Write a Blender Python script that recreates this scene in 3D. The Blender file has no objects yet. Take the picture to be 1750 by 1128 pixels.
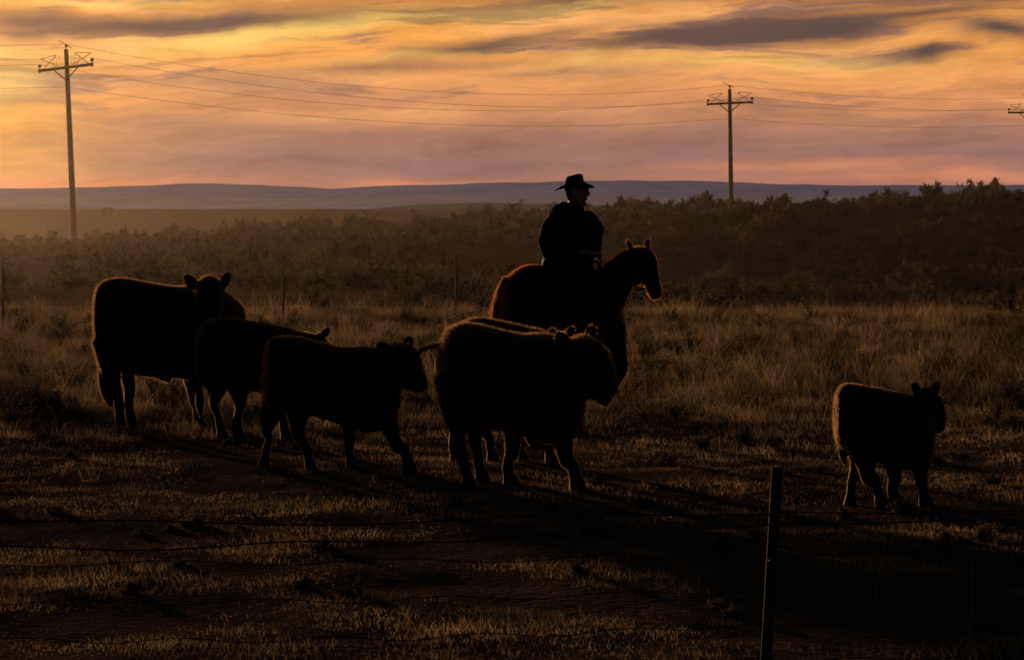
import bpy, math, numpy as np, random
from mathutils import Vector
rng=np.random.default_rng(7); random.seed(7)
F=4861.0; H=2.2; PITCH=math.atan(224/F)
def s2l(c):
    return tuple(((v/255)/12.92 if v/255<=.04045 else ((v/255+.055)/1.055)**2.4) for v in c)
def unproj(px,py,d):
    a=(px-875)/F; b=(564-py)/F
    y=math.cos(PITCH)+b*math.sin(PITCH); z=-math.sin(PITCH)+b*math.cos(PITCH)
    k=d/y
    return np.array([a*k,d,H+z*k])
def sm(a,b,x):
    t=np.clip((x-a)/(b-a),0,1); return t*t*(3-2*t)
# ---------- value noise
_perm=rng.random((256,256))
def vnoise(x,y):
    xi=np.floor(x).astype(int); yi=np.floor(y).astype(int); fx=x-xi; fy=y-yi
    fx=fx*fx*(3-2*fx); fy=fy*fy*(3-2*fy)
    g=lambda i,j:_perm[(xi+i)%256,(yi+j)%256]
    return (g(0,0)*(1-fx)+g(1,0)*fx)*(1-fy)+(g(0,1)*(1-fx)+g(1,1)*fx)*fy
def fbm(x,y,o=4):
    s=0;a=.5
    for i in range(o):
        s=s+a*vnoise(x*2**i+17*i,y*2**i+5*i); a*=.5
    return s/(1-.5**o)
def height(x,y):
    x=np.asarray(x,float); y=np.asarray(y,float)
    d=np.maximum(y,1.0); u=x/d
    z=(fbm(x*.6,y*.6)-.5)*.08+(fbm(x*3,y*3,3)-.5)*.025*sm(200,60,d)
    D=.35+1.25*sm(-.07,.09,u)
    z=z-D*sm(51,92,d)
    rx=x*165/np.maximum(d,100)
    R=np.interp(rx,[-120,-30,-25,-14,-6,1,6,13,30,120],[-1.2,-1.0,-.75,-.05,.45,.75,1.3,1.5,2.0,3.0])
    z=z+(R+D)*sm(88,165,d)
    z=z+(fbm(x*.07,y*.07)-.5)*.9*sm(80,150,d)
    z=z-(R+4.0)*sm(172,330,d)
    z=z-26*sm(1500,5000,d)
    z=z+(fbm(x*.006,y*.006)-.5)*3*sm(400,900,d)
    return z
def h1(x,y): return float(height(np.array([x]),np.array([y]))[0])
# ---------- materials
def newmat(n):
    m=bpy.data.materials.new(n); m.use_nodes=True; nt=m.node_tree; nt.nodes.clear()
    return m,nt,nt.nodes.new('ShaderNodeOutputMaterial')
def simple(n,col,rough=.8,var=.35,scale=8,metal=0,bump=0,spec=.3):
    m,nt,o=newmat(n); b=nt.nodes.new('ShaderNodeBsdfPrincipled')
    tc=nt.nodes.new('ShaderNodeTexCoord'); nz=nt.nodes.new('ShaderNodeTexNoise'); nz.inputs['Scale'].default_value=scale; nz.inputs['Detail'].default_value=3
    nt.links.new(tc.outputs['Object'],nz.inputs['Vector'])
    r=nt.nodes.new('ShaderNodeValToRGB'); r.color_ramp.elements[0].position=.3; r.color_ramp.elements[1].position=.7
    r.color_ramp.elements[0].color=(*[c*(1-var) for c in col],1); r.color_ramp.elements[1].color=(*[min(1,c*(1+var)) for c in col],1)
    nt.links.new(nz.outputs['Fac'],r.inputs[0]); nt.links.new(r.outputs[0],b.inputs['Base Color'])
    b.inputs['Roughness'].default_value=rough; b.inputs['Metallic'].default_value=metal; b.inputs['Specular IOR Level'].default_value=spec
    if bump:
        bp=nt.nodes.new('ShaderNodeBump'); bp.inputs['Strength'].default_value=bump; bp.inputs['Distance'].default_value=.02
        nt.links.new(nz.outputs['Fac'],bp.inputs['Height']); nt.links.new(bp.outputs[0],b.inputs['Normal'])
    nt.links.new(b.outputs[0],o.inputs[0]); return m
def leafy(n,c1,c2,trans=.5,scale=.6,tr=None):
    m,nt,o=newmat(n); d=nt.nodes.new('ShaderNodeBsdfDiffuse'); t=nt.nodes.new('ShaderNodeBsdfTranslucent'); mx=nt.nodes.new('ShaderNodeMixShader')
    tc=nt.nodes.new('ShaderNodeTexCoord'); nz=nt.nodes.new('ShaderNodeTexNoise'); nz.inputs['Scale'].default_value=scale; nz.inputs['Detail'].default_value=3
    nt.links.new(tc.outputs['Object'],nz.inputs['Vector'])
    r=nt.nodes.new('ShaderNodeValToRGB'); r.color_ramp.elements[0].position=.35; r.color_ramp.elements[1].position=.68
    r.color_ramp.elements[0].color=(*c1,1); r.color_ramp.elements[1].color=(*c2,1)
    nt.links.new(nz.outputs['Fac'],r.inputs[0]); nt.links.new(r.outputs[0],d.inputs[0]); nt.links.new(r.outputs[0],t.inputs[0])
    mx.inputs[0].default_value=trans; nt.links.new(d.outputs[0],mx.inputs[1]); nt.links.new(t.outputs[0],mx.inputs[2]); nt.links.new(mx.outputs[0],o.inputs[0]); return m
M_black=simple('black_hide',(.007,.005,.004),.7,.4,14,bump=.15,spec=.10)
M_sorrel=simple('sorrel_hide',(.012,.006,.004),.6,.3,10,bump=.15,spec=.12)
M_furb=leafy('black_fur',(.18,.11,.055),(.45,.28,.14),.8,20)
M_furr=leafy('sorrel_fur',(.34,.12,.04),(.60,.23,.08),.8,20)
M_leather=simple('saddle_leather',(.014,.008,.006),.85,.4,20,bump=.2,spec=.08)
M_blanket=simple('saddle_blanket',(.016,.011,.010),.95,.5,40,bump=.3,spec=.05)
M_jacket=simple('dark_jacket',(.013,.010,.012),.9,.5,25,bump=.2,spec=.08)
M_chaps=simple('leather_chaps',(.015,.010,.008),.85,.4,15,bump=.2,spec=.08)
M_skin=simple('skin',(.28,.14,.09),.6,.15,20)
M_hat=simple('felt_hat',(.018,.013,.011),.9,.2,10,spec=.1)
M_glass=simple('dark_lens',(.01,.01,.012),.15,.1,5,spec=.6)
M_wood=simple('pole_wood',(.08,.06,.045),.85,.4,4,bump=.3)
M_metal=simple('steel',(.12,.09,.08),.5,.3,12,metal=.7)
M_post=simple('rusted_post',(.03,.020,.015),.85,.4,14,bump=.3,spec=.1)
M_wire=simple('old_wire',(.035,.028,.025),.7,.3,5,metal=.3)
M_fwire=simple('rusty_wire',(.012,.009,.008),.9,.3,5,spec=.05)
M_ins=simple('brown_insulator',(.05,.03,.025),.3,.2,5)
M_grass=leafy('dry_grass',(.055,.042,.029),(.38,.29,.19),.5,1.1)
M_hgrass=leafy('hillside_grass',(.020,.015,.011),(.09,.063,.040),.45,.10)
M_sage=leafy('sagebrush_leaf',(.018,.018,.014),(.085,.068,.045),.5,.5)
M_twig=simple('sagebrush_twig',(.04,.03,.024),.9,.3,6,spec=.05)
# ---------- mesh builder
class MB:
    def __init__(s): s.v=[]; s.f=[]
    def grid(s,rings,close=True,cap=True):
        n=len(rings[0]); b=len(s.v)
        for r in rings: s.v.extend([tuple(p) for p in r])
        for i in range(len(rings)-1):
            for j in range(n if close else n-1):
                a=b+i*n+j; c=b+i*n+(j+1)%n
                s.f.append((a,c,c+n,a+n))
        if cap and close:
            for ri,rev in((0,True),(len(rings)-1,False)):
                s.v.append(tuple(np.mean(rings[ri],axis=0))); k=len(s.v)-1
                for j in range(n):
                    a=b+ri*n+j; c=b+ri*n+(j+1)%n
                    s.f.append((k,c,a) if rev else (k,a,c))
    def loft(s,P,B=(0,1,0),n=16,sub=5,ends=True):
        P=np.array(P,float)
        if len(P)>2 and sub>1:
            Q=[]; E=np.vstack([2*P[0]-P[1],P,2*P[-1]-P[-2]])
            for i in range(1,len(E)-2):
                for t in np.linspace(0,1,sub,endpoint=False):
                    p0,p1,p2,p3=E[i-1],E[i],E[i+1],E[i+2]
                    Q.append(.5*((2*p1)+(-p0+p2)*t+(2*p0-5*p1+4*p2-p3)*t*t+(-p0+3*p1-3*p2+p3)*t**3))
            Q.append(P[-1]); P=np.array(Q)
        P[:,3:]=np.maximum(P[:,3:],.002)
        B=np.array(B,float); B/=np.linalg.norm(B); rings=[]
        c=P[:,:3]; T=np.gradient(c,axis=0)
        th=np.linspace(0,2*np.pi,n,endpoint=False)
        def ring(p,t,an,ab):
            t=t/(np.linalg.norm(t)+1e-9); N=np.cross(t,B); N/=np.linalg.norm(N)+1e-9; b2=np.cross(N,t)
            return p+np.outer(np.cos(th),N)*an+np.outer(np.sin(th),b2)*ab
        if ends:
            t=T[0]/np.linalg.norm(T[0]); r=min(P[0,3],P[0,4])
            for q in(.95,.6): rings.append(ring(c[0]-t*r*q*.6,t,P[0,3]*math.sqrt(1-q*q),P[0,4]*math.sqrt(1-q*q)))
        for i in range(len(P)): rings.append(ring(c[i],T[i],P[i,3],P[i,4]))
        if ends:
            t=T[-1]/np.linalg.norm(T[-1]); r=min(P[-1,3],P[-1,4])
            for q in(.6,.95): rings.append(ring(c[-1]+t*r*q*.6,t,P[-1,3]*math.sqrt(1-q*q),P[-1,4]*math.sqrt(1-q*q)))
        s.grid(rings)
    def vtrunk(s,S,n=28,sub=5):
        S=np.array(S,float); Q=[]; E=np.vstack([2*S[0]-S[1],S,2*S[-1]-S[-2]])
        for i in range(1,len(E)-2):
            for t in np.linspace(0,1,sub,endpoint=False):
                p0,p1,p2,p3=E[i-1],E[i],E[i+1],E[i+2]
                Q.append(.5*((2*p1)+(-p0+p2)*t+(2*p0-5*p1+4*p2-p3)*t*t+(-p0+3*p1-3*p2+p3)*t**3))
        Q.append(S[-1]); th=np.linspace(0,2*np.pi,n,endpoint=False); rings=[]
        for q in Q:
            zc=(q[2]+q[3])/2; a=(q[2]-q[3])/2; w=q[4]*(1-.12*np.cos(th))
            rings.append(np.stack([np.full(n,q[0]),q[1]+np.sin(th)*w,zc+np.cos(th)*a],1))
        s.grid(rings)
    def tube(s,pts,r,n=8):
        pts=np.array(pts,float)
        if np.isscalar(r): r=[r]*len(pts)
        d=pts[-1]-pts[0]; B=(0,1,0) if abs(d[1])<.9*np.linalg.norm(d) else (1,0,0)
        s.loft([[*p,q,q] for p,q in zip(pts,r)],B=B,n=n,sub=1,ends=False)
    def box(s,c,sz,R=None):
        c=np.array(c,float); b=len(s.v); R=np.eye(3) if R is None else R
        for dx in(-1,1):
            for dy in(-1,1):
                for dz in(-1,1): s.v.append(tuple(c+R@(np.array([dx,dy,dz])*np.array(sz)/2)))
        for f in((0,1,3,2),(4,6,7,5),(0,4,5,1),(2,3,7,6),(0,2,6,4),(1,5,7,3)): s.f.append(tuple(b+i for i in f))
    def mesh(s,name,mat,smooth=True):
        me=bpy.data.meshes.new(name); me.from_pydata(s.v,[],s.f); me.materials.append(mat)
        if smooth: me.polygons.foreach_set('use_smooth',[True]*len(me.polygons))
        me.update(); return me
    def obj(s,name,mat,smooth=True,parent=None):
        o=bpy.data.objects.new(name,s.mesh(name,mat,smooth)); bpy.context.collection.objects.link(o)
        if parent: o.parent=parent
        return o
def remeshed(mb,name,mat,vox=.013,smooth=4,parent=None):
    o=mb.obj(name+'_tmp',mat); bpy.context.view_layer.update()
    m=o.modifiers.new('r','REMESH'); m.mode='VOXEL'; m.voxel_size=vox; m.use_smooth_shade=True
    if smooth:
        q=o.modifiers.new('s','SMOOTH'); q.factor=.6; q.iterations=smooth
    dg=bpy.context.evaluated_depsgraph_get(); me=bpy.data.meshes.new_from_object(o.evaluated_get(dg))
    bpy.data.objects.remove(o); me.name=name; me.materials.clear(); me.materials.append(mat)
    me.polygons.foreach_set('use_smooth',[True]*len(me.polygons))
    ob=bpy.data.objects.new(name,me); bpy.context.collection.objects.link(ob)
    if parent: ob.parent=parent
    return ob
def fast_mesh(name,V,tris,quads,mat,parent=None):
    me=bpy.data.meshes.new(name); V=np.asarray(V,np.float32); nt_=len(tris); nq=len(quads)
    me.vertices.add(len(V)); me.vertices.foreach_set('co',V.ravel())
    loops=np.concatenate([np.asarray(tris,np.int32).ravel(),np.asarray(quads,np.int32).ravel()]) 
    me.loops.add(len(loops)); me.loops.foreach_set('vertex_index',loops)
    st=np.concatenate([np.arange(nt_)*3,nt_*3+np.arange(nq)*4]).astype(np.int32)
    me.polygons.add(nt_+nq); me.polygons.foreach_set('loop_start',st)
    me.update(calc_edges=True); me.materials.append(mat)
    o=bpy.data.objects.new(name,me); bpy.context.collection.objects.link(o)
    if parent: o.parent=parent
    return o
# guard hairs stand along the dorsal line, rump, belly and limbs edges; the flanks lie sleek
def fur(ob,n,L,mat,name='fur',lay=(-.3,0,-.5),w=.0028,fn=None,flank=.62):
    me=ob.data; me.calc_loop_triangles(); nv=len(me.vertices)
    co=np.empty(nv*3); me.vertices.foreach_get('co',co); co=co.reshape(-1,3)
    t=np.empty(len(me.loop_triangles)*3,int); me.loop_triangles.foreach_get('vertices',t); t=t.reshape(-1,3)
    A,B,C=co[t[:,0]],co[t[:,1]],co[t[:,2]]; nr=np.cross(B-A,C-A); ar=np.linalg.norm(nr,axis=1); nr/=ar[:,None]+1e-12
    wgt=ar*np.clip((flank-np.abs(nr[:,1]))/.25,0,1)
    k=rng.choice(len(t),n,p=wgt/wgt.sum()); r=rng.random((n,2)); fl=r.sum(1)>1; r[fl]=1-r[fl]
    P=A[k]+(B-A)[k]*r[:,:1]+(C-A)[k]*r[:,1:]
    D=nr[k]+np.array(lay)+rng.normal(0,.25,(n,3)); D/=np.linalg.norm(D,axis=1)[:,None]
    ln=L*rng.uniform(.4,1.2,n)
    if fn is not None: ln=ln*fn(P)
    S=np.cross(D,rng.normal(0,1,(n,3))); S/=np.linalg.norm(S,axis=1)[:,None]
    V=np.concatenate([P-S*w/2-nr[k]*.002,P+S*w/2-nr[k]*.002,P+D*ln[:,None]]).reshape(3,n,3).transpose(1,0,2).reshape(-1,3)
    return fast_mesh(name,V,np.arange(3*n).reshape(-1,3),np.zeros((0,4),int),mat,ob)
# ---------- animals
class Beast:
    def __init__(s,d,xc,k=0):
        s.d=d; s.xc=xc; s.k=k; s.mb=MB(); s.s=F/d
    def P(s,px,py,dy=0):
        dep=s.d+s.k*(px-s.xc)/s.s+dy
        return unproj(px,py,dep)
    def trunk(s,rows,dy=0):
        S=[]
        for (px,t,b,w) in rows:
            p=s.P(px,t,dy); q=s.P(px,b,dy); S.append([p[0],p[1],p[2],q[2],w])
        s.mb.vtrunk(S)
    def part(s,rows,B=(0,1,0),br=.85,n=16,sub=5):
        L=[]
        for r in rows:
            p=s.P(r[0],r[1],r[2]); a=r[3]/s.s; L.append([*p,a,r[4] if len(r)>4 else a*br])
        s.mb.loft(L,B=B,n=n,sub=sub)
    def leg(s,rows,dy,hoof=1.0,fwd=.015):
        L=[]
        for (px,py,r) in rows:
            p=s.P(px,py,dy); a=r/s.s; L.append([*p,a,a*.85])
        x,y=L[-1][0],L[-1][1]; g=h1(x,y); r=L[-1][3]
        L[-1][2]=g+.125 ; 
        if len(L)>2: L[-2][2]=max(L[-2][2],g+.22)
        L.append([x+fwd,y,g+.06,r*.95*hoof,r*.9*hoof]); 
        s.mb.loft(L,n=14,sub=5)
        s.mb.loft([[x+fwd,y,g+.07,r*1.15*hoof,r*1.1*hoof],[x+fwd*1.8,y,g-.01,r*1.5*hoof,r*1.3*hoof]],n=14,sub=1,ends=False)
    def done(s,name,mat,furmat,vox=.011,nf=26000,L=.03,lay=(-.45,0,-.15),amp=.016):
        o=remeshed(s.mb,name,mat,vox,2)
        me=o.data; n=len(me.vertices); co=np.empty(n*3); me.vertices.foreach_get('co',co); co=co.reshape(-1,3)
        nr=np.empty(n*3); me.vertices.foreach_get('normal',nr); nr=nr.reshape(-1,3)
        dd=(fbm(co[:,0]*4+s.xc,co[:,2]*4,3)-.5)*amp+(fbm(co[:,0]*18+s.xc,co[:,2]*18+co[:,1]*9,2)-.5)*.004
        me.vertices.foreach_set('co',(co+nr*dd[:,None]).ravel()); me.update()
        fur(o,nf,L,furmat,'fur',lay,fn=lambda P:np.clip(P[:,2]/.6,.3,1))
        return o
def ear(b,base,tip,dy0,dy1,w,th=.012):
    bx,by=base; tx,ty=tip; mx,my=(bx*.45+tx*.55),(by*.45+ty*.55)
    b.part([(bx,by,dy0,w*.5,th*1.3),(mx,my,(dy0+dy1)/2,w*.95,th),(tx*.85+mx*.15,ty*.85+my*.15,dy1,w*.6,th),(tx,ty,dy1,w*.2,th*.6)],n=12,sub=4)
# Cow A : mature cow, head turned to the camera
b=Beast(27.2,290,.15)
b.trunk([(164,506,575,.12),(169,488,606,.20),(184,478,628,.27),(212,476,634,.33),(250,483,643,.37),(300,491,645,.37),(340,489,650,.33),(372,498,645,.27),(395,514,630,.18),(404,540,600,.08)])
b.part([(375,545,.0,46,.22),(368,530,-.22,36,.17),(360,512,-.42,27,.13)],n=18)
b.part([(358,492,-.44,.0+22,.13),(358,500,-.52,24,.13),(358,520,-.60,21,.11),(359,538,-.66,17,.085),(360,550,-.69,16,.085),(360,556,-.70,12,.07)],B=(0,1,0))
ear(b,(340,498),(316,470),-.45,-.42,11); ear(b,(376,496),(391,466),-.45,-.42,11)
b.part([(352,487,-.44,10),(364,487,-.44,10)],sub=1)
b.leg([(188,585,31),(189,625,19),(197,655,10.5),(204,690,7.5),(205,720,8)],-.17,fwd=.01)
b.leg([(205,590,32),(214,630,18),(222,660,10.5),(220,690,7.5),(223,722,8)],.2)
b.leg([(322,610,26),(328,650,14),(335,690,9.5),(337,712,7),(338,728,8.5)],.18)
b.leg([(360,610,26),(366,655,14),(369,692,9.5),(371,715,7),(372,735,8.5)],-.15)
b.part([(172,500,0,6),(167,530,-.02,5),(170,590,-.03,4),(174,630,-.03,6),(182,668,-.03,10),(190,695,-.03,3)],sub=4)
b.part([(270,640,0,8),(290,650,0,6)],sub=1)
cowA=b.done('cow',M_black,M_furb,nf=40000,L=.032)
# Cow B
b=Beast(25.9,450,-.1)
b.trunk([(336,580,635,.09),(342,560,652,.16),(356,548,662,.22),(392,544,662,.27),(440,552,668,.29),(480,559,668,.27),(508,568,655,.21),(520,585,640,.12)])
b.part([(500,600,0,36,.17),(525,597,-.02,28,.12),(545,598,-.04,23,.10)])
b.part([(536,592,-.04,22,.10),(552,605,-.05,20,.10),(564,625,-.06,15,.08),(572,642,-.07,12,.07)])
b.part([(545,577,-.04,9),(553,577,-.04,8)],sub=1)
ear(b,(546,580),(564,560),-.12,-.16,8); ear(b,(535,582),(518,570),.08,.16,8)
b.leg([(372,610,30),(375,655,16),(366,690,9),(372,715,7),(376,735,8)],.15)
b.leg([(395,620,34),(408,665,17),(410,695,9),(406,720,7),(405,738,8.5)],-.15)
b.leg([(478,620,26),(482,670,13),(484,700,9),(484,725,7),(486,738,8)],-.13)
b.leg([(495,620,24),(500,665,12),(503,700,8.5),(505,720,7),(508,735,8)],.13)
b.part([(346,570,0,5),(338,600,0,4),(340,650,0,4),(342,690,0,8),(342,712,0,3)],sub=4)
b.done('cow',M_black,M_furb,nf=28000,L=.025)
# C yearling
b=Beast(22.9,570,-.3)
b.trunk([(452,604,676,.08),(458,586,700,.15),(470,577,706,.21),(505,577,703,.24),(550,588,714,.27),(590,595,727,.28),(625,595,736,.27),(652,601,737,.22),(672,614,720,.15),(682,640,695,.07)])
b.part([(640,640,0,44,.17),(662,625,-.05,33,.13),(678,617,-.08,25,.11)])
b.part([(672,610,-.08,20,.10),(692,612,-.13,23,.10),(704,632,-.19,19,.09),(714,652,-.24,16,.08),(718,660,-.26,14,.075)])
b.part([(682,632,-.1,24,.09),(698,645,-.17,20,.085),(712,656,-.23,13,.07)])
b.part([(676,596,-.08,9),(690,594,-.08,8)],sub=1)
ear(b,(668,603),(645,587),-.22,-.28,10); ear(b,(690,596),(704,576),.02,.06,10)
b.leg([(478,650,34),(470,700,18),(456,735,10),(460,762,7.5),(455,778,8)],.13,fwd=-.01)
b.leg([(500,660,34),(510,705,19),(509,742,10.5),(518,770,8),(526,790,8.5)],-.13)
b.leg([(598,680,28),(597,725,14),(598,757,10.5),(597,780,8),(597,795,9)],.12)
b.leg([(650,690,28),(668,735,14),(679,765,10.5),(688,787,8),(696,803,9)],-.12)
b.part([(462,590,0,5),(454,620,.0,4),(455,670,.0,4),(452,710,0,8),(450,735,0,3)],sub=4)
b.part([(612,728,0,9),(628,738,0,5)],sub=1)
b.done('young_cow',M_black,M_furb,nf=28000,L=.025)
# E cow behind D
b=Beast(23.7,860,-.2)
b.trunk([(768,590,650,.08),(775,566,690,.17),(792,551,705,.24),(820,545,715,.28),(860,551,722,.31),(900,560,726,.30),(932,568,722,.25),(950,585,700,.14)])
b.part([(925,605,0,38,.18),(945,598,-.02,30,.13),(960,600,-.04,26,.11)])
b.part([(950,592,-.04,22,.11),(968,605,-.08,21,.10),(980,628,-.12,16,.085),(988,645,-.14,12,.07)])
ear(b,(952,588),(942,562),-.16,-.2,9); ear(b,(965,580),(980,560),.05,.08,8)
b.leg([(800,660,34),(812,710,20),(832,742,11),(836,765,8),(838,780,8.5)],.14)
b.leg([(800,660,32),(795,710,18),(779,745,11),(776,770,8),(775,785,8.5)],-.14)
b.leg([(890,680,28),(905,735,15),(920,762,10.5),(930,785,8),(938,797,8.5)],-.1)
b.leg([(905,680,26),(905,730,14),(900,755,10),(892,780,8),(888,792,8.5)],.12)
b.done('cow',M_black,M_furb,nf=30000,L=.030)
# D front cow
b=Beast(21.7,880,-.55)
b.trunk([(752,606,660,.10),(756,582,690,.18),(768,562,708,.25),(798,554,720,.31),(845,564,732,.36),(890,573,742,.37),(930,571,757,.34),(962,582,757,.28),(985,602,738,.19),(996,640,705,.08)])
b.part([(945,635,0,58,.22),(970,620,-.06,42,.17),(990,612,-.1,32,.14)])
b.part([(982,604,-.1,26,.13),(1006,610,-.16,30,.125),(1024,634,-.22,26,.11),(1034,655,-.27,21,.095),(1039,665,-.29,18,.09)])
b.part([(975,630,-.1,50,.13),(998,642,-.17,38,.11),(1018,655,-.24,27,.095),(1034,664,-.28,19,.085)])
b.part([(985,585,-.1,11),(1003,582,-.1,11)],sub=1)
ear(b,(978,592),(950,570),-.26,-.34,12); ear(b,(1005,586),(1014,557),.02,.06,12)
b.leg([(780,650,38),(778,705,21),(784,745,12),(791,780,9),(796,800,9.5)],-.15)
b.leg([(800,660,38),(810,715,20),(812,750,12),(816,782,9),(819,800,9.5)],.18)
b.leg([(880,690,32),(877,745,16),(874,780,12),(870,805,9),(868,822,10)],.15)
b.leg([(950,690,34),(962,755,17),(969,790,12.5),(975,815,9),(982,836,10.5)],-.15)
b.part([(756,590,0,6),(742,592,.05,4.5),(728,594,.1,4),(718,601,.12,4),(712,612,.13,3)],sub=4)
b.done('cow',M_black,M_furb,nf=40000,L=.030)
# F calf
b=Beast(20.3,1515,-.1)
b.trunk([(1427,690,732,.07),(1431,668,758,.13),(1448,656,776,.18),(1488,662,788,.21),(1530,670,798,.22),(1562,678,802,.20),(1583,694,794,.16),(1594,722,772,.08)])
b.part([(1555,730,0,44,.15),(1570,708,.04,32,.12),(1580,695,.07,26,.10)])
b.part([(1576,688,.07,22,.10),(1589,692,.09,22,.10),(1597,708,.1,19,.085),(1601,724,.1,15,.075),(1602,732,.1,12,.07)])
b.part([(1577,672,.07,9),(1588,671,.07,9)],sub=1)
ear(b,(1570,682),(1562,653),.0,-.03,9); ear(b,(1594,678),(1603,652),.15,.18,9)
b.leg([(1462,740,32),(1468,785,17),(1460,815,10),(1458,838,8),(1455,848,8.5)],.1,fwd=-.005)
b.leg([(1470,745,32),(1480,792,17),(1484,822,10),(1493,842,8),(1500,858,8.5)],-.1)
b.leg([(1525,760,26),(1527,800,13),(1530,825,10),(1527,845,8),(1525,858,9)],-.12)
b.leg([(1570,760,26),(1573,800,14),(1575,828,10),(1576,845,8),(1577,858,9)],-.02)
b.part([(1436,672,0,5),(1427,700,0,4),(1434,745,0,4),(1440,775,0,7),(1444,795,0,3)],sub=4)
b.done('calf',M_black,M_furb,nf=20000,L=.020)
# Horse
b=Beast(26.6,960,-.1); hb=b
b.trunk([(855,520,565,.08),(861,488,600,.19),(876,466,618,.27),(900,454,628,.31),(930,455,637,.31),(965,462,643,.31),(1000,463,643,.29),(1028,470,628,.25),(1050,492,606,.19),(1062,525,585,.10)])
b.part([(1020,515,0,50,.19),(1042,490,-.01,37,.13),(1062,468,-.02,29,.10),(1080,450,-.03,24,.085),(1090,442,-.04,20,.08)])
b.part([(1084,436,-.04,17,.085),(1098,447,-.06,24,.09),(1108,467,-.08,18,.075),(1115,486,-.1,13,.055),(1119,499,-.11,12,.055),(1121,506,-.12,10,.05)])
b.part([(1082,470,-.04,20,.05),(1092,478,-.06,15,.05)],sub=1)
ear(b,(1082,432),(1072,411),-.1,-.12,5.5,.012); ear(b,(1100,430),(1109,408),.02,.03,5.5,.012)
b.leg([(885,570,46),(892,625,28),(868,668,12.5),(872,705,8.5),(876,727,9)],-.15)
b.leg([(895,570,44),(915,625,26),(905,668,12),(918,702,8.5),(925,727,9)],.15)
b.leg([(1030,560,34),(1016,610,17),(1002,655,11),(990,695,8),(982,722,8.5)],.13)
b.part([(1042,560,-.13,28,.11),(1054,600,-.15,16,.07),(1062,628,-.16,11,.055),(1055,648,-.14,8,.04),(1045,668,-.12,7.5,.04),(1040,676,-.11,8.5,.045)])
b.part([(1039,677,-.11,9,.05),(1030,686,-.11,12,.06)],sub=1)
b.part([(866,478,0,7),(857,500,0,9),(853,540,0,13),(856,600,0,14),(862,660,0,9),(866,690,0,3)],sub=4)
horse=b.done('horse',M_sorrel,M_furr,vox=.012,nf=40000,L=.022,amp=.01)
def strands(pts,n,L,mat,name,parent,dirv,w=.004,spread=.03):
    pts=np.array(pts); k=rng.random(n)*(len(pts)-1); i=k.astype(int); f=(k-i)[:,None]
    P=pts[i]*(1-f)+pts[i+1]*f+rng.normal(0,spread,(n,3))*.5
    D=np.array(dirv)+rng.normal(0,.25,(n,3)); D/=np.linalg.norm(D,axis=1)[:,None]; ln=(L*rng.uniform(.5,1.1,n))[:,None]
    S=np.cross(D,rng.normal(0,1,(n,3))); S/=np.linalg.norm(S,axis=1)[:,None]
    V=np.stack([P-S*w/2,P+S*w/2,P+D*ln],1).reshape(-1,3)
    return fast_mesh(name,V,np.arange(3*n).reshape(-1,3),np.zeros((0,4),int),mat,parent)
M_mane=leafy('mane_hair',(.06,.022,.010),(.13,.05,.02),.6,20)
strands([hb.P(1015,468,-.03),hb.P(1035,452,-.04),hb.P(1058,437,-.05),hb.P(1078,424,-.06)],1500,.12,M_mane,'mane',horse,(-.3,-.6,-.8))
strands([hb.P(866,480),hb.P(856,500),hb.P(852,540),hb.P(855,620)],2500,.22,M_furr,'tail_hair',horse,(-.12,0,-1))
# tack
mb=MB(); 
def shell(mb,px0,px1,phi,sc,zc=549,a=89,bw=.31,nx=14,th=.02):
    rr=[]
    for i in range(nx+1):
        px=px0+(px1-px0)*i/nx; c=hb.P(px,zc); A=a/hb.s*sc; Bw=bw*sc
        out=[c+np.array([0,math.sin(p)*Bw,math.cos(p)*A]) for p in np.linspace(-phi,phi,25)]
        inn=[c+np.array([0,math.sin(p)*(Bw-th),math.cos(p)*(A-th)]) for p in np.linspace(phi,-phi,25)]
        rr.append(np.array(out+inn))
    mb.grid(rr)
shell(mb,908,1014,1.15,1.05); mb.obj('saddle_blanket',M_blanket,parent=horse)
mb=MB(); shell(mb,918,1004,.95,1.085,th=.015)
mb.loft([[*hb.P(930,452),.03,.20],[*hb.P(935,446),.04,.19],[*hb.P(950,453),.03,.15],[*hb.P(975,455),.03,.13],[*hb.P(995,449),.04,.12],[*hb.P(1003,446),.03,.09]],n=16)
mb.loft([[*hb.P(1000,450),.022,.022],[*hb.P(1003,436),.015,.015],[*hb.P(1004,431),.03,.03]],B=(0,1,0),n=12,sub=3)
for sgn in(-1,1):   # fender and stirrup
    y=sgn*.37
    mb.loft([[*hb.P(972,475,sgn*.33),.09,.01],[*hb.P(978,510,sgn*.37),.07,.01],[*hb.P(986,535,sgn*.39),.03,.01]],n=10,sub=4)
    mb.tube([hb.P(986,535,y),hb.P(978,556,y),hb.P(1000,556,y),hb.P(988,535,y)],.012)
mb.tube([hb.P(960,470,-.31),hb.P(962,560,-.34),hb.P(962,620,-.2),hb.P(962,646,0)],.018)
mb.tube([hb.P(1004,490,-.30),hb.P(1035,520,-.24),hb.P(1060,540,-.08),hb.P(1064,545,.05)],.014)
mb.obj('saddle',M_leather,parent=horse)
mb=MB()  # lariat coil
for q in range(4):
    mb.tube([hb.P(1014+q*1.5+11*math.cos(t),468+22*math.sin(t),-.28-.012*q) for t in np.linspace(0,2*math.pi,24)],.006,6)
mb.obj('lariat_rope',M_chaps,parent=horse)
mb=MB()
def hring(px,py,dy,a,bb,tilt):
    c=hb.P(px,py,dy); t=math.radians(tilt); N=np.array([math.cos(t),0,math.sin(t)])
    return [c+N*a/hb.s*math.cos(q)+np.array([0,1,0])*bb*math.sin(q) for q in np.linspace(0,2*math.pi,20)]
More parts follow.
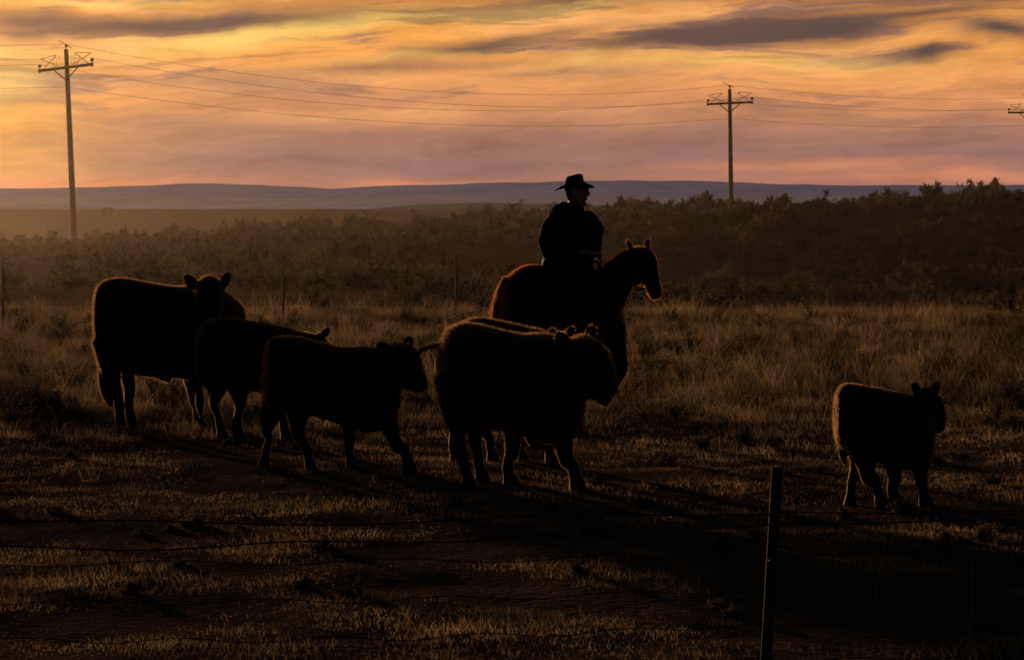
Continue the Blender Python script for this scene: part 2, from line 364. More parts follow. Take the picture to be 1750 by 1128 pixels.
mb.tube(hring(1112,480,-.09,16,.066,20),.007,6); mb.tube(hring(1092,446,-.05,26,.095,-28),.007,6)
for s_ in(-.10,.02): mb.tube([hb.P(1086,434,-.05+s_*.9),hb.P(1104,466,-.02+s_),hb.P(1112,490,-.06+s_*.7)],.007,6)
mb.tube([hb.P(1112,494,-.15),hb.P(1090,492,-.2),hb.P(1050,470,-.2),hb.P(1022,440,-.12),hb.P(1010,430,-.08)],.006,6)
mb.tube([hb.P(1112,494,-.05),hb.P(1090,496,.08),hb.P(1050,472,.1),hb.P(1022,440,.02),hb.P(1010,430,-.06)],.006,6)
mb.obj('bridle_and_reins',M_leather,parent=horse)
# ---------- cowboy
c=Beast(26.6,960,-.1)
c.part([(964,484,0,42,.24),(966,468,0,42,.22),(969,450,0,43,.20),(972,430,0,44,.18),(974,400,0,43,.18),(975,378,0,43,.19),(976,364,0,35,.17),(978,356,0,22,.10)],n=22)
c.part([(979,362,0,13,.075),(982,350,-.0,12,.065),(985,340,-.0,12,.06)])
c.part([(954,370,-.15,15),(943,387,-.2,16),(935,410,-.22,14),(937,430,-.23,12.5),(957,437,-.25,11),(980,434,-.25,9),(988,431,-.24,8)])
c.part([(1000,370,.10,14),(1013,387,.12,15),(1018,407,.12,13),(1017,424,.08,11.5),(1012,430,.0,10),(1008,432,-.05,8)])
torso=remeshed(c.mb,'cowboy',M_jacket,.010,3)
me=torso.data; n=len(me.vertices); cov=np.empty(n*3); me.vertices.foreach_get('co',cov); cov=cov.reshape(-1,3); nr=np.empty(n*3); me.vertices.foreach_get('normal',nr); nr=nr.reshape(-1,3)
me.vertices.foreach_set('co',(cov+nr*((fbm(cov[:,0]*9,cov[:,2]*14+cov[:,1]*6,3)-.5)*.045)[:,None]).ravel()); me.update()
fur(torso,5000,.006,M_jacket,'jacket_nap')
c.mb=MB()
for sgn in(-1,1):
    c.part([(966,466,sgn*.11,19,.12),(985,476,sgn*.25,17,.10),(1003,489,sgn*.35,14,.085),(1002,500,sgn*.38,13,.08),(996,520,sgn*.40,14,.075),(992,538,sgn*.41,12,.06)])
    c.part([(975,500,sgn*.40,9,.02),(982,530,sgn*.43,14,.02)],sub=1)
remeshed(c.mb,'chaps_and_legs',M_chaps,.010,3,torso)
c.mb=MB()
for sgn in(-1,1):
    c.part([(992,536,sgn*.41,9,.05),(990,548,sgn*.41,8.5,.045),(992,553,sgn*.41,8,.045)])
    c.part([(985,554,sgn*.41,5.5,.04),(998,555,sgn*.41,5.5,.05),(1010,557,sgn*.42,3.5,.035)])
remeshed(c.mb,'boots',M_leather,.008,2,torso)
# head
c.mb=MB()
c.part([(985,309,0,13,.065),(986,318,0,17,.078),(986.5,328,0,17.5,.078),(988,337,0,16,.070),(990,345,0,12,.056),(992,350,0,8,.04)],n=20)
c.part([(1002,322,0,2.5,.012),(1005,330,0,3.2,.017),(1005,333,0,3.2,.019)],sub=3)
c.part([(1001,338,0,3,.026),(1001,341,0,2.8,.024)],sub=1); c.part([(999,347,0,5,.03),(996,349,0,5,.035)],sub=1)
for sgn in(-1,1): c.part([(982,323,sgn*.082,3.2,.012),(982,329,sgn*.086,4,.012),(983,335,sgn*.080,2.5,.01)],sub=3)
c.part([(983,340,0,11,.055),(981,354,0,11.5,.06)],sub=1)
remeshed(c.mb,'head',M_skin,.005,2,torso)
c.mb=MB()
c.part([(978,314,0,13,.076),(977,322,0,11.5,.08),(976,332,0,9.5,.074),(977,340,0,7,.06)],n=18)
remeshed(c.mb,'hair',M_hat,.006,1,torso)
c.mb=MB()
for sgn in(-1,1): c.part([(1003.5,324,sgn*.012,2.0,.008),(1002.5,325,sgn*.035,4.6,.022),(999.5,325,sgn*.062,4,.012)],sub=3); c.mb.tube([c.P(1000,323,sgn*.07),c.P(982,323,sgn*.088)],.003,6)
c.mb.obj('sunglasses',M_glass,parent=torso)
c.mb=MB()
def hand(p0,dx,dyy,flip):
    p0=np.array(p0)
    c.mb.loft([[*(p0),.022,.030],[*(p0+np.array([dx*.04,dyy*.02,.002])),.020,.042],[*(p0+np.array([dx*.085,dyy*.03,-.004])),.016,.042]],n=14,sub=4)
    k=p0+np.array([dx*.085,dyy*.03,-.004])
    for i,(o,L) in enumerate(zip((-.032,-.011,.011,.031),(.9,1.0,.95,.75))):
        q=k+np.array([0,o,.0])
        c.mb.loft([[*q,.010,.010],[*(q+np.array([dx*.032*L,0,-.008])),.0095,.0095],[*(q+np.array([dx*.036*L,0,-.036*L])),.009,.009],[*(q+np.array([dx*.012*L,0,-.048*L])),.008,.008]],n=10,sub=3)
    q=p0+np.array([dx*.03,flip*.035,.0]); c.mb.loft([[*q,.013,.013],[*(q+np.array([dx*.03,flip*.012,.012])),.011,.011],[*(q+np.array([dx*.062,-flip*.004,.012])),.009,.009]],n=10,sub=3)
hand(c.P(990,431,-.24),1,0,1); hand(c.P(1007,433,-.06),.9,-1,-1)
remeshed(c.mb,'hands',M_skin,.004,1,torso)
# hat
mb=MB(); hc=c.P(982,321); u=1/c.s; rings=[]
N=40
for side in(0,1):
    rs=np.linspace(0,1,9) if side==0 else np.linspace(1,0,9)
    for r in rs:
        ring=[]
        for q in np.linspace(0,2*math.pi,N,endpoint=False):
            cx,sy=math.cos(q),math.sin(q)
            rx=(16+ (18.5)*r)*u; ry=.078+.085*r
            z=.050*(r**2)*(sy*sy)-.030*r*r*(1 if cx<0 else .15)*cx*cx+(.012*r*r if cx>0 else 0)
            ring.append(hc+np.array([cx*rx,sy*ry,z-(.006 if side else 0)]))
        rings.append(np.array(ring))
mb.grid(rings+[rings[0]],cap=False)
crown=[]
for t,rx,ry in((-.03,17.5,.084),(0,17.5,.083),(.035,17,.080),(.075,15.5,.070),(.105,14,.060),(.122,12,.045),(.124,8,.028),(.112,4,.012)):
    crown.append(np.array([hc+np.array([math.cos(q)*rx*u,math.sin(q)*ry,t+.012*math.cos(q)*(t>.09)+(-.004*abs(math.cos(q)) if t>.12 else 0)]) for q in np.linspace(0,2*math.pi,N,endpoint=False)]))
mb.grid(crown)
mb.obj('cowboy_hat',M_hat,parent=torso)
# ---------- ground sheet
rows=np.concatenate([np.linspace(2,60,330),np.geomspace(60.4,420,220)[0:],np.geomspace(430,30000,70)])
us=np.concatenate([np.linspace(-1.5,-.3,30),np.linspace(-.29,.29,300),np.linspace(.3,1.5,30)])
X=rows[:,None]*us[None,:]; Y=np.repeat(rows[:,None],len(us),1); Z=height(X,Y)
V=np.stack([X,Y,Z],2).reshape(-1,3); nr,nc=X.shape
idx=np.arange(nr*nc).reshape(nr,nc); Q=np.stack([idx[:-1,:-1],idx[:-1,1:],idx[1:,1:],idx[1:,:-1]],2).reshape(-1,4)
m,nt,o=newmat('soil'); bs=nt.nodes.new('ShaderNodeBsdfDiffuse'); tc=nt.nodes.new('ShaderNodeTexCoord')
n1=nt.nodes.new('ShaderNodeTexNoise'); n1.inputs['Scale'].default_value=.6; n1.inputs['Detail'].default_value=9; n1.inputs['Roughness'].default_value=.7
n2=nt.nodes.new('ShaderNodeTexNoise'); n2.inputs['Scale'].default_value=14; n2.inputs['Detail'].default_value=5
r=nt.nodes.new('ShaderNodeValToRGB'); r.color_ramp.elements[0].position=.38; r.color_ramp.elements[1].position=.65
r.color_ramp.elements[0].color=(.028,.022,.018,1); r.color_ramp.elements[1].color=(.07,.054,.040,1)
nt.links.new(tc.outputs['Object'],n1.inputs['Vector']); nt.links.new(tc.outputs['Object'],n2.inputs['Vector'])
nt.links.new(n1.outputs[0],r.inputs[0]); nt.links.new(r.outputs[0],bs.inputs[0])
bp=nt.nodes.new('ShaderNodeBump'); bp.inputs['Strength'].default_value=.7; bp.inputs['Distance'].default_value=.05
nt.links.new(n2.outputs[0],bp.inputs['Height']); nt.links.new(bp.outputs[0],bs.inputs['Normal']); nt.links.new(bs.outputs[0],o.inputs[0])
g=fast_mesh('ground',V,np.zeros((0,3),int),Q,m); g.data.polygons.foreach_set('use_smooth',[True]*len(g.data.polygons))
# ---------- far hills
def hill(name,d,prof,col,haze,depth,jag,slopecol=None):
    px=np.linspace(-2600,4400,900); py=np.interp(px,[p[0] for p in prof],[p[1] for p in prof])
    py=py+(fbm(px*.012+d,px*0+3,5)-.5)*jag
    nrow=14; Vs=[]
    for j in range(nrow):
        t=j/(nrow-1); dd=d-depth*(1-t)
        x=(px-875)/F*d; ztop=H+(340-py)/F*d; zb=-34.0 if d>2500 else -6.0
        prof_t=t**.8
        z=zb+(ztop-zb)*prof_t+(fbm(px*.03+j*.9,px*0+j*.5,4)-.5)*(ztop-zb)*.25*math.sin(math.pi*t)
        Vs.append(np.stack([x,np.full_like(x,dd),z],1))
    x=(px-875)/F*d; Vs.append(np.stack([x,np.full_like(x,d+depth),np.full_like(x,zb)],1))
    V=np.concatenate(Vs); n=len(px); idx=np.arange(len(V)).reshape(-1,n)
    Q=np.stack([idx[:-1,:-1],idx[:-1,1:],idx[1:,1:],idx[1:,:-1]],2).reshape(-1,4)
    m,nt,o=newmat(name+'_mat'); df=nt.nodes.new('ShaderNodeBsdfDiffuse'); em=nt.nodes.new('ShaderNodeEmission'); ad=nt.nodes.new('ShaderNodeAddShader')  # distance haze painted into each hill layer as emission over the diffuse
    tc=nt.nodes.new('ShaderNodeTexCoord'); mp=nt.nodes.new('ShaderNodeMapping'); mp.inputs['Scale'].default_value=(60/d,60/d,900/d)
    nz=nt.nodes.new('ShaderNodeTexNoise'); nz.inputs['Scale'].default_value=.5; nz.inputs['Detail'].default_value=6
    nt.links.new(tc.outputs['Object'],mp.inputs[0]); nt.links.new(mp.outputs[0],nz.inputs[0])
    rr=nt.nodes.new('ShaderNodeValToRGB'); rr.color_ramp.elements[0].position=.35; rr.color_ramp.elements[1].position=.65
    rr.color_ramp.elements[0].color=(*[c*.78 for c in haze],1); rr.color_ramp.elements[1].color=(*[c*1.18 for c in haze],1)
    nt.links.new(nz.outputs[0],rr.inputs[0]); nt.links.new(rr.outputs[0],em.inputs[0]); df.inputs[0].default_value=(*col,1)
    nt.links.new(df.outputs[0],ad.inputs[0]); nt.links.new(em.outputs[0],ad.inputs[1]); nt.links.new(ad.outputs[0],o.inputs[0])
    ob=fast_mesh(name,V,np.zeros((0,3),int),Q,m); ob.data.polygons.foreach_set('use_smooth',[True]*len(ob.data.polygons))
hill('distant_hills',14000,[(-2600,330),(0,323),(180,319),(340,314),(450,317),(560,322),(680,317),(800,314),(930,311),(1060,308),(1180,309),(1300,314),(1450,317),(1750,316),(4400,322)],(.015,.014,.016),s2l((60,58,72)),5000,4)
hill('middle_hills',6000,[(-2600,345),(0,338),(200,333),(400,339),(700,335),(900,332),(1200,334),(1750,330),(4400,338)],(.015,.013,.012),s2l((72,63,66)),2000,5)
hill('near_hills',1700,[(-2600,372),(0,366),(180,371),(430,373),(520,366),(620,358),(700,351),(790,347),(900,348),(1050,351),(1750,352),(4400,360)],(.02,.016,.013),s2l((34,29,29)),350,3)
# ---------- grass
def grass(name,ctr,nb,hgt,wid,mat,spread,lean=.45):
    n=len(ctr); N=n*nb; C=np.repeat(ctr,nb,0); Hh=np.repeat(hgt,nb)*rng.uniform(.45,1.15,N); W=np.repeat(wid,nb)
    off=rng.normal(0,1,(N,2))*spread; X=C[:,0]+off[:,0]; Y=C[:,1]+off[:,1]; Z=height(X,Y)-.01
    a=rng.uniform(0,2*np.pi,N); S=np.stack([np.cos(a),np.sin(a),0*a],1)*W[:,None]/2
    L=rng.normal(0,lean,(N,2))+off/spread*.2; 
    P=np.stack([X,Y,Z],1); M=P+np.stack([L[:,0]*.4*Hh,L[:,1]*.4*Hh,Hh*.6],1); T=P+np.stack([L[:,0]*Hh*1.1,L[:,1]*Hh*1.1,Hh*(1-.25*np.minimum(1,(L**2).sum(1)))],1)
    V=np.stack([P-S,P+S,M-S*.7,M+S*.7,T],1).reshape(-1,3); b=np.arange(N)[:,None]*5
    return fast_mesh(name,V,b+np.array([[2,3,4]]),b+np.array([[0,1,3,2]]),mat)
def wedge(n,d0,d1,um=.26):
    d=d0+(d1-d0)*rng.random(n); x=rng.uniform(-um,um,n)*d
    return np.stack([x,d],1)
c1=wedge(42000,12,56); pn=fbm(c1[:,0]*1.3,c1[:,1]*1.3,4); keep=pn>.24+.30*rng.random(len(pn)); c1=c1[keep]; pn=pn[keep]
d=c1[:,1]; hg=(.033+.145*sm(23,34,d))*(.5+1.5*(pn-.35)*2); hg=hg*(1+1.2*(rng.random(len(hg))<.08)); hg=np.maximum(hg,.02)
grass('dry_grass',c1,13,hg,.0026*np.maximum(.8,d/22),M_grass,.065,.65)
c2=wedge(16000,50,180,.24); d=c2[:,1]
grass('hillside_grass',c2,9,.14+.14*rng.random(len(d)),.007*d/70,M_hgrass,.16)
# ---------- sagebrush
def sage(items,lod):
    TV=[];LV=[]
    for (x,y,hh) in items:
        z=h1(x,y); nt_=22 if lod else 12; nl=60 if lod else 34; ls=(.013 if lod else .0009*y)
        a=rng.uniform(0,2*np.pi,nt_); el=rng.uniform(.25,1.45,nt_); ln=hh*rng.uniform(.5,1.08,nt_)
        D=np.stack([np.cos(a)*np.cos(el)*1.15,np.sin(a)*np.cos(el)*1.15,np.sin(el)],1)
        B=np.array([x,y,z-.02]); T=B+D*ln[:,None]
        S=np.stack([-np.sin(a),np.cos(a),0*a],1)*(.008 if lod else .02)*min(1,hh/.25)
        TV.append(np.stack([B-S,B+S,T],1).reshape(-1,3))
        t=rng.uniform(.45,1.05,(nt_,nl,1)); P=B+(T-B)[:,None,:]*t+rng.normal(0,.055*hh,(nt_,nl,3))*(.5+t*.6)
        P=P.reshape(-1,3); n=len(P); P[:,2]=np.maximum(P[:,2],z)
        U=rng.normal(0,1,(n,3)); U[:,2]=np.abs(U[:,2])+.4; U/=np.linalg.norm(U,axis=1)[:,None]; W=np.cross(U,rng.normal(0,1,(n,3))); W/=np.linalg.norm(W,axis=1)[:,None]
        s=ls*min(1,.4+hh*2.4)*rng.uniform(.7,1.6,(n,1)); LV.append(np.stack([P-W*s*.35,P+W*s*.35,P+U*s*1.6],1).reshape(-1,3))
    return np.concatenate(TV),np.concatenate(LV)
near=[]
for (px,py,hp) in [(60,690,70),(100,655,55),(145,615,38),(35,720,45),(120,720,45),(625,572,26),(750,578,42),(700,640,30),(1240,612,48),(1360,600,44),(1100,620,45),(1130,650,52),(1165,655,48),(1290,705,48),(1690,572,34),(1560,615,38),(1640,668,48),(1700,730,52),(1200,770,36),(1420,645,42),(1310,640,40),(1500,600,34),(1085,590,36),(1730,620,42),(610,560,30),(480,565,26),(1270,760,40)]:
    d=F*H/(py-340); p=unproj(px,py,d); near.append((p[0],d,hp*d/F))
for i in range(240):
    d=rng.uniform(27,51); near.append((rng.uniform(-.24,.24)*d,d,rng.uniform(.14,.40)))
for i in range(70):
    d=rng.uniform(14,27); near.append((rng.uniform(-.22,.22)*d,d,rng.uniform(.05,.12)))
far=[]
for i in range(2400):
    if i<520: d=rng.uniform(146,176)
    else: d=rng.uniform(54,148)
    x=rng.uniform(-.24,.24)*d
    cl=fbm(np.array([x*.12]),np.array([d*.10]),2)[0]
    if cl<(.38 if d>146 else .46): continue
    far.append((x,d,(rng.uniform(.35,.8)+(.5 if rng.random()<.15 else 0))*(.6+cl*.7) if d>146 else rng.uniform(.3,.9)))
a1,l1=sage(near,True); a2,l2=sage(far,False)
L=np.concatenate([l1,l2]); sg=fast_mesh('sagebrush',L,np.arange(len(L)).reshape(-1,3),np.zeros((0,4),int),M_sage)
Tt=np.concatenate([a1,a2]); fast_mesh('twigs',Tt,np.arange(len(Tt)).reshape(-1,3),np.zeros((0,4),int),M_twig,sg)
# ---------- utility poles
def pole(base,top,armL=3.55,adir=(.93,-.37),armdz=0.12,scale=1):
    tx,ty,tz=top; bx,by=base; bz=h1(bx,by)-.3; root=MB()
    root.tube([(bx,by,bz),((bx+tx)/2,(by+ty)/2,(bz+tz)/2),(tx,ty,tz)],[.19,.165,.125],12)
    o=root.obj('utility_pole',M_wood); ad=np.array([adir[0],adir[1],0]); ad/=np.linalg.norm(ad)
    T=np.array([tx,ty,tz]); AC=T+np.array([0,-.18,-1.05]); mb=MB()
    up=np.array([0,0,1.]); A=ad*armL/2+up*armdz
    R=np.stack([A/np.linalg.norm(A),np.cross(up,ad),up],1); mb.box(AC,(armL,.13,.16),R)
    for s in(-1,1): mb.tube([AC+A*s*.48,AC+up*-.72+np.array([0,.05,0])],.035,6)
    mb.obj('crossarm',M_wood,False,o); mi=MB(); ends=[]
    for s in(-.96,.96):
        p=AC+A*s; mi.tube([p,p+up*.18,p+up*.2,p+up*.3,p+up*.36],[.03,.03,.11,.12,.04],10); mi.tube([p-up*.05,p-up*.14],[.07,.03],8); ends.append(p+up*.36)
    p=T; mi.tube([p,p+up*.12,p+up*.14,p+up*.28],[.03,.03,.11,.05],10); ends.append(p+up*.28)
    mi.obj('insulators',M_ins,parent=o); mr=MB()
    for s in(-1,1):
        a=AC+A*s*.9+up*.62; b_=AC+A*s*.25+up*.12; mr.tube([a,b_],.022,5)
        mr.tube([AC+A*s*.35+up*.75,AC+A*s*.82+up*.1],.022,5)
        mr.tube([AC+A*s*.95+up*.66,AC+A*s*.35+up*.78],.018,5)
    mr.tube([T+ad*-.5+up*.5,T+ad*.1+up*.2,T+ad*.35+up*.05],.022,5)
    for q in np.linspace(-.42,.42,9):
        if abs(q)>.07: mr.tube([AC+A*q+up*.08,AC+A*q*1.1+up*rng.uniform(.5,.8)],.012,4)
    mr.obj('bird_guards',M_metal,parent=o)
    ends.append(T+np.array([0,-.15,-2.15])); return ends
def pp(px,py,d): return unproj(px,py,d)
t1=pp(113,84,162); b1=pp(128,418,162)
t2=pp(1247,152,210); b2=pp(1250,347,210)
t3=pp(1757,172,250)
t0=t1-np.array([44,50,.0]); t4=t3+np.array([36,44,0])
E=[pole((t0[0],t0[1]),t0),pole((b1[0],b1[1]),t1,armdz=.16),pole((b2[0],b2[1]),t2,armdz=.06),pole((t3[0],t3[1]),t3,armdz=-.02),pole((t4[0],t4[1]),t4)]
mb=MB()
for a,b_,sg_ in((0,1,1.0),(1,2,1.6),(2,3,.5),(3,4,.5)):
    for i in range(4):
        P0=np.array(E[a][i]);P1=np.array(E[b_][i]); ts=np.linspace(0,1,30)
        mb.tube([P0+(P1-P0)*t-np.array([0,0,4*sg_*(1 if i<3 else .8)*t*(1-t)]) for t in ts],.010,5)
mb.obj('power_lines',M_wire)
# ---------- pasture fence
posts=[(-260,47),(3,49),(483,52),(778,54.5),(1273,66),(1485,84),(1720,104)]
mb=MB(); tops=[]
for px,d in posts:
    x=(px-875)/F*d; z=h1(x,d); mb.tube([(x,d,z-.2),(x+.02,d,z+.6),(x+.01,d,z+1.18)],[.024,.022,.020],8); tops.append(np.array([x,d,z]))
fo=mb.obj('pasture_fence',M_post); mb=MB()
for i in range(len(tops)-1):
    for hh in(.3,.55,.8,1.05):
        mb.tube([tops[i]*(1-t)+tops[i+1]*t+np.array([0,-.03,hh-.05*math.sin(math.pi*t)]) for t in np.linspace(0,1,9)],.004,4)
mb.obj('wires',M_wire,parent=fo)
# ---------- foreground fence
d=12.0; mb=MB()
tp=unproj(1328,797,d); bt=unproj(1308,1140,d); dirv=(bt-tp)/(tp[2]-bt[2]); gz=h1(tp[0],d)
def tpost(mb,tp):
    bot=tp+dirv*(tp[2]-gz+.2); n=10
    for off,sz in(((0,-.012,0),(.046,.010)),((0,.014,0),(.010,.044))):
        c0=tp+np.array(off); c1_=bot+np.array(off); r0=[];
        for cc in(c0,c1_): r0.append(np.array([cc+np.array([sx*sz[0]/2,sy*sz[1]/2,0]) for sx,sy in((-1,-1),(1,-1),(1,1),(-1,1))]))
        mb.grid(r0)
    for k in np.arange(.05,1.2,.055):
        cc=tp+dirv*k; mb.box(cc+np.array([0,-.022,0]),(.018,.012,.02))
P1=tp; Pl=tp+np.array([-4.2,-.3,.0]); Pr=tp+np.array([4.0,.4,.02])
for p in(P1,Pl,Pr): tpost(mb,p)
ff=mb.obj('wire_fence',M_post,False); mb=MB()
def w_at(P,drop): return P+dirv*drop+np.array([0,-.03,0])
lv=[.19,.235,.37,.52,.67,.82,.95]
for k,dr in enumerate(lv):
    for A_,B_,sg_,sd in((Pl,P1,.06+.03*math.sin(k*2.1),1),(P1,Pr,.02+.02*math.cos(k),2)):
        dl=dr+(.07 if (k==1 and sd==1) else 0)
        a=w_at(A_,dl); b_=w_at(B_,dr)
        pts=[a*(1-t)+b_*t-np.array([0,0,4*sg_*.5*t*(1-t)+.012*math.sin(7*t*(k+2))*(1 if sd==1 else .6)]) for t in np.linspace(0,1,40)]
        mb.tube(pts,.0034 if k<2 else .0022,5)
        if k<2:   # barbs
            for q in range(3,38,3):
                c_=pts[q]; mb.tube([c_+np.array([-.012,0,.014]),c_+np.array([.012,0,-.014])],.0018,4); mb.tube([c_+np.array([.01,0,.016]),c_+np.array([-.01,0,-.014])],.0018,4)
for i in (3,5,10):
    t=i/24; 
    for A_,B_ in((P1,Pr),):
        a=w_at(A_,.22)*(1-t)+w_at(B_,.22)*t; b_=w_at(A_,1.02)*(1-t)+w_at(B_,1.02)*t; bow=.05*math.sin(i*1.7)
        mb.tube([a*(1-s)+b_*s+np.array([bow*math.sin(math.pi*s),0,0]) for s in np.linspace(0,1,7)],.0012,4)
mb.obj('wires',M_fwire,parent=ff)
mb=MB(); cc=tp+dirv*.40+np.array([.012,-.03,0]); mb.tube([cc+np.array([-.03,0,0]),cc+np.array([0,-.01,.006]),cc+np.array([.022,.0,0])],.004,6); mb.obj('wire_clip',M_metal,parent=ff)
# ---------- distant sheds
for px,dd,w in((180,1150,3.0),(190,1180,2.2)):
    x=(px-875)/F*dd; z=h1(x,dd); mb=MB(); mb.box((x,dd,z+1.2),(w,4,2.4)); 
    mb.v+= [(x-w/2-.2,dd-2,z+2.4),(x+w/2+.2,dd-2,z+2.4),(x+w/2+.2,dd+2,z+2.4),(x-w/2-.2,dd+2,z+2.4),(x,dd-2,z+3.3),(x,dd+2,z+3.3)]
    k=len(mb.v)-6; mb.f+=[(k,k+1,k+4),(k+2,k+3,k+5),(k,k+4,k+5,k+3),(k+1,k+2,k+5,k+4)]
    mb.obj('distant_shed',M_wood,False)
# ---------- haze volume hanging over the pasture beyond the herd
hz=MB(); hz.box((0,144,17),(360,232,46)); ho=hz.obj('haze',M_wood,False)
def volmat(n,den,g,col):
    m,nt,o=newmat(n); vs=nt.nodes.new('ShaderNodeVolumeScatter'); vs.inputs['Color'].default_value=(*col,1); vs.inputs['Density'].default_value=den; vs.inputs['Anisotropy'].default_value=g
    nt.links.new(vs.outputs[0],o.inputs['Volume']); return m
ho.data.materials.clear(); ho.data.materials.append(volmat('haze_volume',.00018,.86,(1,.9,.8)))
# ---------- sun
SAZ=math.radians(-24); SEL=math.radians(3.6)
sd=Vector((math.sin(SAZ)*math.cos(SEL),math.cos(SAZ)*math.cos(SEL),math.sin(SEL)))
sl=bpy.data.lights.new('sun','SUN'); sl.energy=5.0; sl.angle=math.radians(2.5); sl.color=(1,.54,.25)
so=bpy.data.objects.new('sun',sl); bpy.context.collection.objects.link(so); so.rotation_euler=sd.to_track_quat('Z','Y').to_euler()
# ---------- sky
w=bpy.data.worlds.new('World'); bpy.context.scene.world=w; w.use_nodes=True; nt=w.node_tree; nt.nodes.clear()
def mth(op,a,b=None,c=None,clamp=False):
    n=nt.nodes.new('ShaderNodeMath'); n.operation=op; n.use_clamp=clamp
    for i,q in enumerate((a,b,c)):
        if q is None: continue
        if isinstance(q,(int,float)): n.inputs[i].default_value=q
        else: nt.links.new(q,n.inputs[i])
    return n.outputs[0]
tc=nt.nodes.new('ShaderNodeTexCoord'); sp=nt.nodes.new('ShaderNodeSeparateXYZ'); nt.links.new(tc.outputs['Generated'],sp.inputs[0])
az=mth('ARCTAN2',sp.outputs[0],sp.outputs[1]); el=mth('ARCSINE',sp.outputs[2])
XX=mth('MULTIPLY_ADD',az,F/340,875/340); YY=mth('MULTIPLY',el,F/340)
def comb(a,b,c=0.0):
    n=nt.nodes.new('ShaderNodeCombineXYZ')
    for i,q in enumerate((a,b,c)):
        if isinstance(q,(int,float)): n.inputs[i].default_value=q
        else: nt.links.new(q,n.inputs[i])
    return n.outputs[0]
def noise(sx,sy,z,detail=5,rough=.55,dist=0,X=None,Y=None):
    n=nt.nodes.new('ShaderNodeTexNoise'); n.inputs['Scale'].default_value=1; n.inputs['Detail'].default_value=detail; n.inputs['Roughness'].default_value=rough; n.inputs['Distortion'].default_value=dist
    nt.links.new(comb(mth('MULTIPLY',X or XX,sx),mth('MULTIPLY',Y or YY,sy),z),n.inputs['Vector']); return n.outputs['Fac']
wx=mth('SUBTRACT',noise(1.0,2.5,3.1,4),.5); wy=mth('SUBTRACT',noise(1.1,2.6,8.7,5),.5)
Xw=mth('MULTIPLY_ADD',wx,.6,XX); Yw=mth('MULTIPLY_ADD',wy,.18,YY)
Yw2=mth('MULTIPLY_ADD',XX,-.045,Yw)
def mixc(f,a,b):
    n=nt.nodes.new('ShaderNodeMix'); n.data_type='RGBA'; n.clamp_factor=True
    if isinstance(f,(int,float)): n.inputs['Factor'].default_value=f
    else: nt.links.new(f,n.inputs['Factor'])
    for s,q in(('A',a),('B',b)):
        i=[k for k in n.inputs if k.name==s and k.type=='RGBA'][0]
        if isinstance(q,tuple): i.default_value=(*q,1)
        else: nt.links.new(q,i)
    return [k for k in n.outputs if k.type=='RGBA'][0]
rp=nt.nodes.new('ShaderNodeValToRGB'); nt.links.new(mth('MULTIPLY',Yw,.8),rp.inputs[0]); cr=rp.color_ramp
st=[(0,(184,120,94)),(.10,(164,112,98)),(.2,(140,104,98)),(.34,(166,116,96)),(.5,(214,142,92)),(.65,(238,158,86)),(.8,(240,160,74)),(1.0,(200,130,66)),(1.25,(150,100,70))]
cr.elements[0].position=0; cr.elements[0].color=(*s2l(st[0][1]),1); cr.elements[1].position=1; cr.elements[1].color=(*s2l(st[-1][1]),1)
for p,cc in st[1:-1]:
    e=cr.elements.new(p*.8); e.color=(*s2l(cc),1)
col=rp.outputs[0]
def blob(px,py,a,b_,slope=0.0,amp=1.0):
    u0=px/340; v0=(340-py)/340; a/=340; b_/=340
    dx=mth('SUBTRACT',Xw,u0); dy=mth('SUBTRACT',Yw,v0)
    if slope: dy=mth('MULTIPLY_ADD',dx,-slope,dy)
    dx=mth('MULTIPLY',dx,1/a); dy=mth('MULTIPLY',dy,1/b_)
    q=mth('MULTIPLY_ADD',dx,dx,mth('MULTIPLY',dy,dy))
    return mth('MULTIPLY',mth('EXPONENT',mth('MULTIPLY',q,-1)),amp)
def ramp(x,a,b_):
    n=nt.nodes.new('ShaderNodeMapRange'); n.interpolation_type='SMOOTHSTEP'; nt.links.new(x,n.inputs[0]); n.inputs[1].default_value=a; n.inputs[2].default_value=b_; return n.outputs[0]
GOLD=s2l((255,214,110)); GREY=s2l((86,68,66)); PEACH=s2l((252,176,104)); PINK=s2l((232,142,96)); MAUVE=s2l((136,100,92)); AMB=s2l((254,174,66))
n1=noise(.55,4.2,1.7,5,.6,.3,Xw,Yw2); n2=noise(.7,6.5,5.5,6,.62,.2,Xw,Yw2); n3=noise(2.2,14,9.5,5,.65,0,Xw,Yw2); n4=noise(.5,9,14.5,6,.65,0,Xw,Yw2)
up=ramp(YY,.22,.6)
col=mixc(blob(-60,180,280,150,0,.9),col,AMB)
col=mixc(mth('MULTIPLY',ramp(n1,.48,.62),mth('MULTIPLY',up,.8)),col,PEACH)
col=mixc(mth('MULTIPLY',ramp(n2,.50,.61),mth('MULTIPLY',up,.85)),col,MAUVE)
for a in((400,66,150,20,.10,.95),(600,40,260,12,.08,.7),(950,18,200,10,.1,.6),(0,140,90,50,0,.6),(150,8,260,8,0,.5),(1000,105,40,14,.3,.5),(1250,112,300,14,.02,.5),(700,100,140,6,.1,.5)): col=mixc(blob(*a),col,GOLD)
for a in((1300,130,420,24,.0,.5),(650,125,260,14,.05,.4),(1600,60,160,10,.05,.5)): col=mixc(blob(*a),col,PEACH)
for a in((60,312,280,14,0,.9),(720,308,150,10,0,.7),(1400,282,260,12,.0,.5),(1620,300,200,9,.02,.45)): col=mixc(blob(*a),col,PINK)
for a in((480,290,200,26,0,.5),(430,150,260,22,-.05,.65),(950,245,360,28,0,.5),(1000,130,180,12,.0,.5),(330,215,260,22,-.06,.5),(120,250,200,18,0,.3)): col=mixc(blob(*a),col,MAUVE)
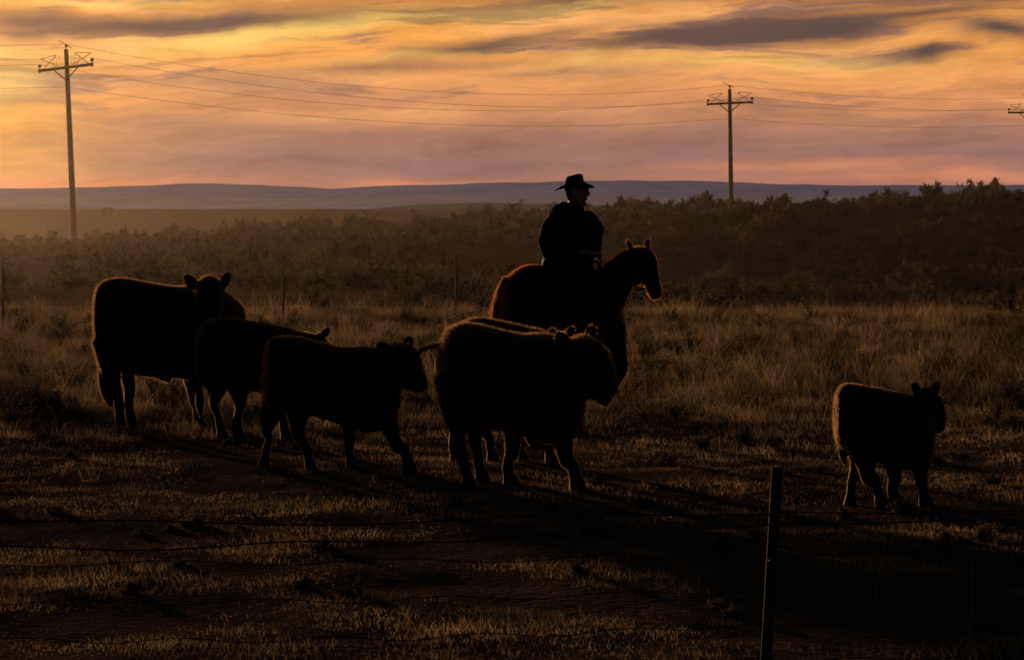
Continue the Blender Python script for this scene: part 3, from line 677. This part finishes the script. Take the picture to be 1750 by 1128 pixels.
for a in((330,42,330,17,.05,1.1),(60,42,150,17,-.02,.95),(830,78,200,13,.14,.85),(660,120,200,9,.05,.6),(1290,58,250,23,.1,1.4),(1180,76,170,12,.05,.95),(1560,96,90,15,.05,1.0),(1710,62,90,19,-.1,1.0),(1500,30,260,7,.05,.8),(1650,5,260,8,0,.8),(1040,5,160,8,0,.6)): col=mixc(blob(*a),col,GREY)
col=mixc(mth('MULTIPLY',ramp(n4,.53,.63),mth('MULTIPLY',ramp(YY,.45,.8),.6)),col,GREY)
tex=mth('MULTIPLY_ADD',mth('SUBTRACT',n3,.5),1.0,1.03)
vm=nt.nodes.new('ShaderNodeVectorMath'); vm.operation='SCALE'; nt.links.new(col,vm.inputs[0]); nt.links.new(tex,vm.inputs['Scale']); col=vm.outputs[0]
sky=nt.nodes.new('ShaderNodeTexSky'); sky.sky_type='NISHITA'; sky.sun_disc=False; sky.sun_elevation=SEL; sky.sun_rotation=SAZ
vs2=nt.nodes.new('ShaderNodeVectorMath'); vs2.operation='SCALE'; nt.links.new(sky.outputs[0],vs2.inputs[0]); vs2.inputs['Scale'].default_value=.02
mask=mth('MULTIPLY',mth('SUBTRACT',1.0,ramp(YY,1.15,3.0)),mth('SUBTRACT',1.0,ramp(mth('ABSOLUTE',mth('ADD',az,.2)),.5,1.5)))
col=mixc(mask,vs2.outputs[0],col)
bg=nt.nodes.new('ShaderNodeBackground'); nt.links.new(col,bg.inputs[0]); bg.inputs[1].default_value=1.0
wo=nt.nodes.new('ShaderNodeOutputWorld'); nt.links.new(bg.outputs[0],wo.inputs[0])
# ---------- camera
cd=bpy.data.cameras.new('camera'); co=bpy.data.objects.new('camera',cd); bpy.context.collection.objects.link(co)
co.location=(0,0,H); co.rotation_euler=(math.pi/2-PITCH,0,0); cd.lens=F/1750*36; cd.sensor_width=36; cd.clip_end=60000; cd.clip_start=.1
cd.dof.use_dof=True; cd.dof.focus_distance=24; cd.dof.aperture_fstop=11
sc=bpy.context.scene; sc.camera=co; sc.view_settings.view_transform='Standard'; sc.view_settings.look='None'; sc.view_settings.exposure=0
